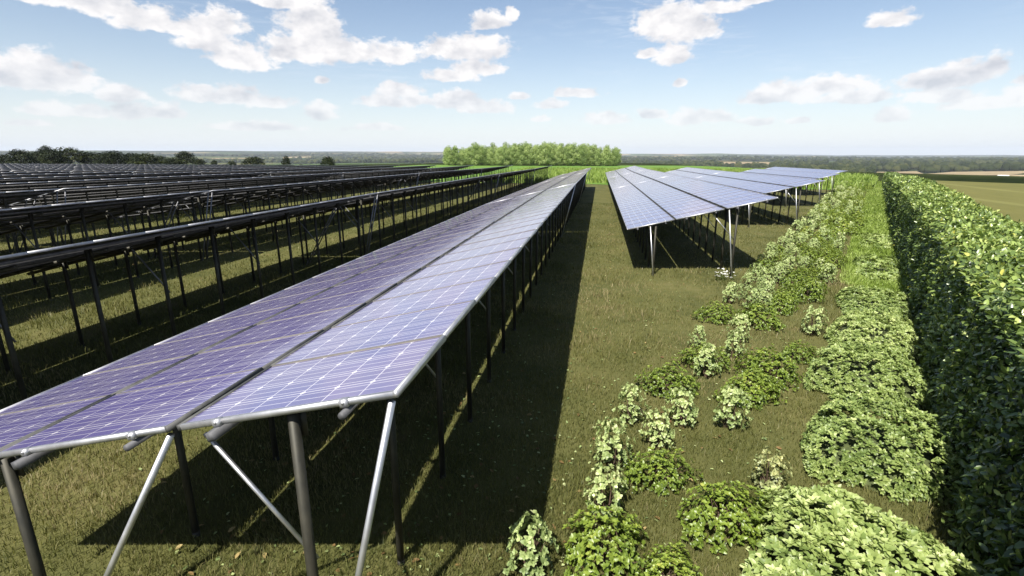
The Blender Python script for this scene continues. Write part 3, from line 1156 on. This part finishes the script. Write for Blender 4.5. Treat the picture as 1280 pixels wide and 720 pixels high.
mb = MB()
M4 = Matrix.Rotation(-TILT, 4, 'Y')
mb.box((.30, -.018, -.118), (3 * PW - .30, .018, -.080), 0)
RAFTER = mb.mesh('rafter', [M_POST])
mb = MB()
mb.box((-.018, -.02, -.066), (.018, TL + .02, -.028), 0)
PURLIN = [mb.mesh('purlin', [M_RAIL])]
mb = MB()
mb.box((-.016, -.06, -.064), (.018, TL + .02, -.028), 0)
PURLIN.append(mb.mesh('purlin', [M_RAIL]))
mb = MB()
mb.tube((0, -.02, -.048), (0, TL + .02, -.048), .018, 10)
PURLIN_R = [mb.mesh('purlin', [M_RAIL])]
mb = MB()
mb.tube((0, -.045, -.046), (0, TL + .02, -.046), .0155, 10)
PURLIN_R.append(mb.mesh('purlin', [M_RAIL]))
class Kit:
    """members of one kind of table: xl, xh the two lines of posts, pa, pb the tops of the two end poles"""
    def __init__(k, xl, xh, pa, pb, pole=None, strut=None):
        k.xl, k.xh = xl, xh
        k.post_l, k.post_h = post_mesh(xl), post_mesh(xh)
        k.strut = pole_mesh((xh - .47, 0, zpl(xh - .47) - .10), (xh, 0, .84), .010, strut or M_POLE, 6)
        k.pole_a = pole_mesh((pa, 0, zpl(pa) - .05), (xh + .02, -.06, -.1), .0145, pole or M_POLE)
        k.pole_b = pole_mesh((pb, 0, zpl(pb) - .05), (xl + .02, -.06, -.1), .0145, pole or M_POLE)


KIT_A = Kit(XL, XH, 2.96, 1.96)
KIT_B = Kit(.62, 2.26, 2.08, .50)
KIT_C = Kit(XL, XH, 2.96, 1.96, M_GREYPOLE, M_GREYPOLE)
mb = MB()
mb.box((-.016, -.008, -.027), (.016, .022, .003), 0)
mb.box((-.005, -.012, -.012), (.005, -.008, -.003), 0)
CLAMP = mb.mesh('clamp', [M_ALU])
PX = [PW * .22, PW * .80, PW * 1.22, PW * 1.80, PW * 2.22, PW * 2.78]

mb = MB()
for y in FY:
    for x in (XL, XH):
        mb.tube((x, y, -.25), (x, y, zpl(x) - .05), .024, 6, cap=False)
for k in range(0, NF, 2):
    mb.tube((XL + 1.05, FY[k], zpl(XL + 1.05) - .10), (XH, FY[k], .84), .013, 4, cap=False)
SUPPORT_FAR = mb.mesh('support_frame', [M_POST])
mb = MB()
for y in (FY[0], FY[-1]):
    mb.tube((2.96, y, zpl(2.96) - .05), (XH + .02, y - .04, -.1), .0145, 6)
    mb.tube((1.96, y, zpl(1.96) - .05), (XL + .02, y - .04, -.1), .0145, 6)
POLES_FAR = mb.mesh('end_poles', [M_GREYPOLE])
mb = MB()
for x in PX:
    mb.box((x - .018, -.02, -.066), (x + .018, TL + .02, -.028), 0)
RAILS_FAR = mb.mesh('purlins', [M_RAIL])

TAB_G = 'rows of tilted solar tables'


def table(x, y, label, detail=1, kit=None, front=False):
    """detail 2: every module and member, 1: members singly, 0: joined"""
    kit = kit or KIT_A
    z0, z1 = float(sag(y)), float(sag(y + TL))
    t = thing('solar_table', label, 'solar panels', (x, y, z0 + .03), (math.atan2(z1 - z0, TL), 0, 0), TAB_G)
    prot = (0, -TILT, 0)
    base = (0, 0, Z_LOW)
    if detail == 2:
        for i in range(3):
            for k in range(NMOD):
                jit = random.gauss(0, .0006)
                o = link('solar_panel', PANEL_ME[i], t, (0, k * MOD, Z_LOW), (random.gauss(0, .0006), -TILT + jit, 0))
                link('panel_frame', FRAME_ME[i][1 if k == 0 else 2 if k == NMOD - 1 else 0], o)
    else:
        for i in range(3):
            o = link('panel_strip', STRIP_ME[i], t, base, (0, -TILT + random.gauss(0, .0004), 0))
            o['kind'] = 'stuff'
    if detail == 0:
        o = link('support_frame', SUPPORT_FAR, t)
        o['kind'] = 'stuff'
        link('end_poles', POLES_FAR, t)['kind'] = 'stuff'
        link('purlins', RAILS_FAR, t, base, prot)['kind'] = 'stuff'
        return t
    for k, yy in enumerate(FY):
        link('post', kit.post_l, t, (kit.xl, yy, 0))
        link('post', kit.post_h, t, (kit.xh, yy, 0))
        if 0 < k < NF - 1:
            link('rafter', RAFTER, t, (0, yy + .056, Z_LOW), prot)
        if k % 2 == 0:
            link('strut', kit.strut, t, (0, yy + .048, 0))
    for j, px in enumerate(PX):
        v = Matrix.Rotation(-TILT, 4, 'Y') @ Vector((px, 0, 0))
        link('purlin', (PURLIN_R if j % 2 else PURLIN)[1 if front else 0], t, (v.x, 0, Z_LOW + v.z), prot)
        for yy in (0, TL):
            if detail == 2:
                link('clamp', CLAMP, t, (v.x, yy - .006, Z_LOW + v.z), prot)
    for yy in (FY[0] - .03, FY[-1] + .05):
        link('end_pole', kit.pole_a, t, (0, yy, 0))
        link('end_pole', kit.pole_b, t, (0, yy, 0))
    return t


ORD = ['first', 'second', 'third', 'fourth', 'fifth', 'sixth', 'seventh', 'eighth', 'ninth', 'tenth', 'eleventh', 'twelfth', 'thirteenth',
       'fourteenth', 'fifteenth', 'sixteenth', 'seventeenth', 'eighteenth', 'nineteenth']
PITCH_X = 4.34
X_NEAR = -3.696
table(X_NEAR, 1.60, 'foreground solar table with purple and pale blue panels, its front edge over sunlit grass', 2, KIT_A, True)
table(X_NEAR, 16.56, 'middle table of the foreground row, directly behind the one nearest the viewer', 2)
table(X_NEAR, 31.52, 'farthest table of the foreground row, ending at the bright meadow', 1)
# the block on the right of the open lawn: each row starts farther back
X_R = 0.642
starts = [11.2, 20.0, 29.3, 38.5]
rown = ['first row right of the open lawn', 'second row right of the open lawn', 'third row right of the open lawn', 'last row on the right, behind the others']
for i, y0 in enumerate(starts):
    y, k, n = y0, 0, 0
    ys = []
    while y < 44:
        ys.append(y)
        y += TL + .08
    for k, y in enumerate(ys):
        where = 'nearest table' if k == 0 else ('second table back' if k == 1 else 'third table back')
        if len(ys) == 1:
            lab = 'pale blue solar table standing alone in the ' + rown[i]
        else:
            lab = 'pale blue solar table, %s in the %s' % (where, rown[i])
        table(X_R + PITCH_X * i, y, lab, 2 if (k == 0 and i < 2) else 1, KIT_B, k == 0)
# the large field on the left, seen from behind
for i in range(1, 18):
    x = X_NEAR - PITCH_X * i
    y = 56.0 - TL
    ys = []
    ymin = max(-6.0, abs(x + 3) * .72 - 8) - TL + 2
    while y > ymin:
        ys.append(y)
        y -= TL + .08
    for k, y in enumerate(ys):
        lab = 'dark solar table, %s from the far end of the %s row left of foreground' % (ORD[k], ORD[i - 1])
        near = math.hypot(x, y + TL / 2)
        table(x, y, lab, 1 if i <= 2 else 0, KIT_C)

# ------------------------------------------------------------------ trees


def crown_mesh(name, lobes, nleaf, L, mat, tb=.5):
    """leaves spread through ellipsoid lobes (centre, radii)"""
    w = np.array([a[1][0] * a[1][2] for a in lobes])
    idx = rng.choice(len(lobes), nleaf, p=w / w.sum())
    c = np.array([a[0] for a in lobes])[idx]
    r = np.array([a[1] for a in lobes])[idx]
    d = unit(rng.normal(0, 1, (nleaf, 3)))
    q = rng.uniform(.35, 1.08, nleaf)[:, None] ** .6
    pos = c + d * r * q
    nrm = unit(d + rng.normal(0, .5, (nleaf, 3)) + [0, 0, .3])
    tip = np.cross(nrm, rng.normal(0, 1, (nleaf, 3)))
    sz = rng.uniform(.6, 1.3, nleaf)
    P, T, Q, k = leaf_batch(pos, tip, nrm, L * sz, L * .6 * sz, False)
    lobt = rng.normal(0, .20, len(lobes))[idx]
    tint = np.clip(tb + lobt + rng.normal(0, .14, nleaf), 0, 1)
    return mesh_np(name, P, [T, Q], [mat], attrs={'tint': np.repeat(tint, k)})


def trunk_mesh(h, r, tips, name='trunk'):
    mb = MB()
    p = Vector((0, 0, -.2))
    n = 4
    for i in range(n):
        q = Vector((random.uniform(-.04, .04) * h * .3, random.uniform(-.04, .04) * h * .3, h * (i + 1) / n))
        mb.tube(p, q, r * (1 - .18 * i), 7, r2=r * (1 - .18 * (i + 1)), cap=False)
        p = q
    for t in tips:
        b = Vector((0, 0, h * random.uniform(.45, .95)))
        m = b.lerp(Vector(t), .5) + Vector((0, 0, .1))
        mb.tube(b, m, r * .45, 5, r2=r * .3, cap=False)
        mb.tube(m, Vector(t), r * .3, 5, r2=r * .1, cap=False)
    return mb.mesh(name, [M_BARK])


PT = []
for i in range(5):                                   # young plantation trees, about 5.2 m
    lobes = []
    for k in range(11):
        f = k / 10
        zz = .9 + 3.9 * f
        a = k * 2.4 + i
        rr = .75 * math.sin(math.pi * (.25 + .62 * f))
        lobes.append(((rr * math.cos(a), rr * math.sin(a), zz), (.95 - .3 * f, .95 - .3 * f, .66)))
    PT.append((crown_mesh('plantation_crown', lobes, 3000, .20, M_PLANT), trunk_mesh(2.6, .07, [l[0] for l in lobes[:7]])))
# plantation block: rows one behind another
cnt = 0
for row in range(4):
    y0 = 134 + row * 3.6
    xl, xr = -40.6 - row * 1.2, 4.2 + row * .5
    n = int((xr - xl) / 1.9)
    for j in range(n):
        x = xl + (xr - xl) * (j + random.uniform(.3, .7)) / n
        y = y0 + random.uniform(-.7, .7)
        k = random.randrange(5)
        f = (x + 40) / 44
        sc_ = (.80 + .22 * math.sin(math.pi * min(max(f * .85 + .15, 0), 1)) ** .7) * random.uniform(.84, 1.16)
        if f < .15:
            sc_ *= .93
        t = thing('plantation_tree', 'young light green tree in the dense plantation block beyond the meadow', 'tree', (x, y, float(terrain(x, y))), (0, 0, random.uniform(0, 6.28)), 'plantation trees beyond the meadow')
        link('crown', PT[k][0], t, scale=(sc_ * random.uniform(.85, 1.15), sc_ * random.uniform(.85, 1.15), sc_))['kind'] = 'stuff'
        link('trunk', PT[k][1], t, scale=(sc_, sc_, sc_))

DT = []
for i in range(4):                                   # dark broad trees beyond the field, about 6 m
    lobes = []
    for k in range(16):
        a = k * 2.39996 + i * 1.3
        f = (k + .5) / 16
        zz = 2.1 + 3.1 * f
        rr = 2.3 * math.sqrt(max(.03, 1 - (f * 1.05) ** 2)) * random.uniform(.55, 1.0)
        s_ = random.uniform(.75, 1.2)
        lobes.append(((rr * math.cos(a), rr * math.sin(a), zz), (1.0 * s_, 1.0 * s_, .75 * s_)))
    DT.append((crown_mesh('dark_crown', lobes, 2600, .30, M_DARKTREE, .42), trunk_mesh(3.2, .18, [l[0] for l in lobes[:9]])))


def dark_tree(u, vtop, d, wpx, label, group=None, bank=DT):
    """a tree whose top shows at pixel (u, vtop), d metres ahead of the camera"""
    r_ = ray(u, vtop)
    f = r_.x * -math.sin(YAW) + r_.y * math.cos(YAW)
    t_ = d / f
    x, y, z = r_.x * t_, r_.y * t_, CH + r_.z * t_
    zg = float(terrain(x, y))
    k = random.randrange(len(bank))
    w = wpx * d / FPX / 5.6
    h = (z - zg) / 5.9
    t = thing('field_tree', label, 'tree', (x, y, zg), (0, 0, random.uniform(0, 6.28)), group)
    link('crown', bank[k][0], t, scale=(w, w, h))['kind'] = 'stuff'
    link('trunk', bank[k][1], t, scale=(min(w, h), min(w, h), h))


DG = 'dark trees beyond the field of tables on the left'
dl = [(-34, 187, 40, 'dark tree'), (22, 185, 34, 'dark spreading tree at the left edge of the row beyond the tables'), (2, 192, 26, 'small lighter olive tree at the far left edge beyond the tables'),
      (56, 180.5, 24, 'tallest dark tree with a ragged top left of centre in the dark clump'), (46, 187, 30, 'dark tree left of the ragged tallest tree in the clump'),
      (84, 183, 44, 'broad dark tree with a domed crown in the middle of the dark clump'), (66, 186, 34, 'dark tree between the ragged tree and the broad dome'),
      (112, 188.5, 34, 'dark tree stepping down right of the broad dome'), (140, 187, 38, 'dark rounded tree in the right half of the clump'), (128, 190, 30, 'low dark tree between two rounded trees in the clump'),
      (164, 190, 30, 'low dark tree next to the olive tree in the clump'), (180, 190.5, 36, 'olive green tree near the right end of the clump'), (200, 194, 26, 'low olive tree at the right end of the clump'),
      (230, 188, 30, 'dark vase shaped tree standing apart right of the clump'), (214, 196, 26, 'low bush-like tree left of the vase shaped tree'), (249, 197.5, 18, 'small round dark tree right of the vase shaped tree'), (267, 199.5, 10, 'tiny tree top just showing above the tables right of the clump'),
      (316, 195, 32, 'bright olive tree alone above the tables, left of two small ones'), (290, 200.5, 12, 'tiny olive tree top left of the lone bright tree'),
      (357, 194, 12, 'thin brownish tree top alone above the tables'), (409, 194.5, 22, 'small dark tree farthest right above the tables')]
for (u, v, w, lab) in dl:
    dark_tree(u, v, random.uniform(84, 104), w * 1.05, lab if lab != 'dark tree' else 'dark tree cut off by the left edge beyond the tables', DG)

# ------------------------------------------------------------------ far woods: canopies that read as masses


def build_woods():
    import bmesh
    bm = bmesh.new()
    bmesh.ops.create_icosphere(bm, subdivisions=2, radius=1)
    bmesh.ops.triangulate(bm, faces=bm.faces)
    bv = np.array([v.co[:] for v in bm.verts])
    bf = np.array([[v.index for v in f.verts] for f in bm.faces])
    bm.free()
    bank = []
    for i in range(6):
        k = 1 + .38 * (vnoise(bv[:, 0] * 2.3 + i * 9 + 20, bv[:, 1] * 2.3 + bv[:, 2] * 2.9 + 20, 70 + i) - .5) + .3 * (vnoise(bv[:, 0] * 5 + i * 5 + 20, bv[:, 2] * 5 + bv[:, 1] * 4 + 20, 80 + i) - .5)
        bank.append(bv * k[:, None])
    N_ = 42000
    r = 260 * (3800 / 260) ** rng.uniform(0, 1, N_)
    a = rng.uniform(R(-64), R(48), N_)
    x, y = r * np.sin(a), r * np.cos(a)
    m = wood_mask(x, y)
    ed = np.interp(a, EDGE_AZ, EDGE_R)
    keep = (m > .50) & (r > ed + 330) & ~in_wheat(x, y)
    # hedgerows along field borders
    x, y, r = x[keep][:6000], y[keep][:6000], r[keep][:6000]
    # a tree line along the far side of the crop field
    u_ = np.concatenate([rng.uniform(1120, 1246, 70), rng.uniform(1180, 1236, 40)])
    q_ = np.array([ground_at(u, v, -19) for u, v in zip(u_, 226.5 + rng.uniform(-2.5, 1.0, 110) + (u_ - 1140) * .02)])
    x, y = np.concatenate([x, q_[:, 0]]), np.concatenate([y, q_[:, 1]])
    r = np.hypot(x, y)
    n = len(x)
    z = terrain(x, y)
    w = rng.uniform(3.0, 5.5, n) * (1 + r / 2500)
    h = rng.uniform(4.0, 6.5, n) * (.55 + .45 * ss(r, 500, 1100))
    P = np.empty((n, len(bv), 3))
    for i in range(n):
        b = bank[i % 6]
        P[i] = b * [w[i], w[i], h[i]] + [x[i], y[i], z[i] + h[i] * .7]
    T = bf[None] + (np.arange(n) * len(bv))[:, None, None]
    mm, N, bb, oo = new_mat('far_canopy')
    at = N.node('ShaderNodeAttribute', attribute_name='tint')
    tc = N.node('ShaderNodeTexCoord').outputs['Object']
    nz = N.noise(tc, .6, 4, .7)
    c = N.ramp(N.m('ADD', N.m('MULTIPLY', at.outputs['Fac'], .6), N.m('MULTIPLY', nz, .5)), [(0.2, (.014, .020, .008)), (0.6, (.034, .044, .016)), (0.95, (.075, .078, .030))])
    N.put(bb.inputs['Base Color'], c)
    bb.inputs['Roughness'].default_value = 1
    bb.inputs['Specular IOR Level'].default_value = 0
    bp = N.node('ShaderNodeBump')
    bp.inputs['Strength'].default_value = 1
    bp.inputs['Distance'].default_value = 1.5
    N.put(bp.inputs['Height'], nz)
    N.l.new(bp.outputs[0], bb.inputs['Normal'])
    o = link('woodland', mesh_np('woodland', P.reshape(-1, 3), [T.reshape(-1, 3)], [mm], attrs={'tint': np.repeat(rng.uniform(0, 1, n), len(bv))}))
    o['kind'] = 'stuff'


build_woods()


def build_shed():
    """long white farm shed in the valley"""
    d = 560.0
    r_ = ray(1254, 220)
    f = r_.x * -math.sin(YAW) + r_.y * math.cos(YAW)
    x, y = r_.x * d / f, r_.y * d / f
    t = thing('farm_shed', 'long low white farm shed among fields in the valley', 'shed', (x, y, float(terrain(x, y))), (0, 0, -R(38)))
    mb = MB()
    mb.box((-4.5, -2.5, -1), (4.5, 2.5, 2.4))
    mw, N, b, o = new_mat('shed_wall')
    b.inputs['Base Color'].default_value = (.62, .60, .56, 1)
    link('wall', mb.mesh('wall', [mw]), t)
    mr, N, b, o = new_mat('shed_roof')
    b.inputs['Base Color'].default_value = (.78, .78, .78, 1)
    V = np.array([(-4.7, -2.8, 2.3), (4.7, -2.8, 2.3), (4.7, 0, 3.6), (-4.7, 0, 3.6), (4.7, 2.8, 2.3), (-4.7, 2.8, 2.3)])
    link('roof', mesh_np('roof', V, [np.array([[0, 1, 2, 3], [3, 2, 4, 5]]), np.array([[1, 4, 2], [0, 3, 5]])], [mr]), t)


build_shed()

# ------------------------------------------------------------------ white flowers by the right block


def flowers(u, v, n, spread, label):
    x, y = ground_at(u, v)
    t = thing('flower_clump', label, 'flowers', (x, y, float(terrain(x, y)) + .03))
    px, py = rng.normal(0, spread, n), rng.normal(0, spread * .7, n)
    h = rng.uniform(.10, .24, n)
    tips = np.stack([px, py, h], -1)
    mb = MB()
    for q in tips:
        mb.tube((q[0] * .6, q[1] * .6, -.02), q, .004, 4, cap=False)
    link('stems', mb.mesh('stems', [M_GREEN]), t)
    P, T, Q, k = rosettes(tips, unit(rng.normal(0, .3, (n, 3)) + [0, 0, 1]), 6, .035, .022, 1.6)
    link('petals', mesh_np('petals', P, [T, Q], [M_FLOWER]), t)['kind'] = 'stuff'


flowers(900, 352, 26, .16, 'small clump of white flowers at the foot of the right block front pole')
flowers(1000, 276, 22, .30, 'clump of white flowers on the lawn left of the shrub belt')

# ------------------------------------------------------------------ haze: the air over the valley
mb = MB()
mb.box((-12500, -12500, -120), (12500, 12500, 130))
mh = bpy.data.materials.new('haze')
mh.use_nodes = True
mh.node_tree.nodes.clear()
N = NT(mh.node_tree)
o_ = N.node('ShaderNodeOutputMaterial')
vo = N.node('ShaderNodeVolumePrincipled')
vo.inputs['Color'].default_value = (.80, .87, .97, 1)
vo.inputs['Density'].default_value = 0.0001
N.l.new(vo.outputs[0], o_.inputs['Volume'])
haze = link('haze', mb.mesh('haze', [mh]))
haze['kind'] = 'stuff'
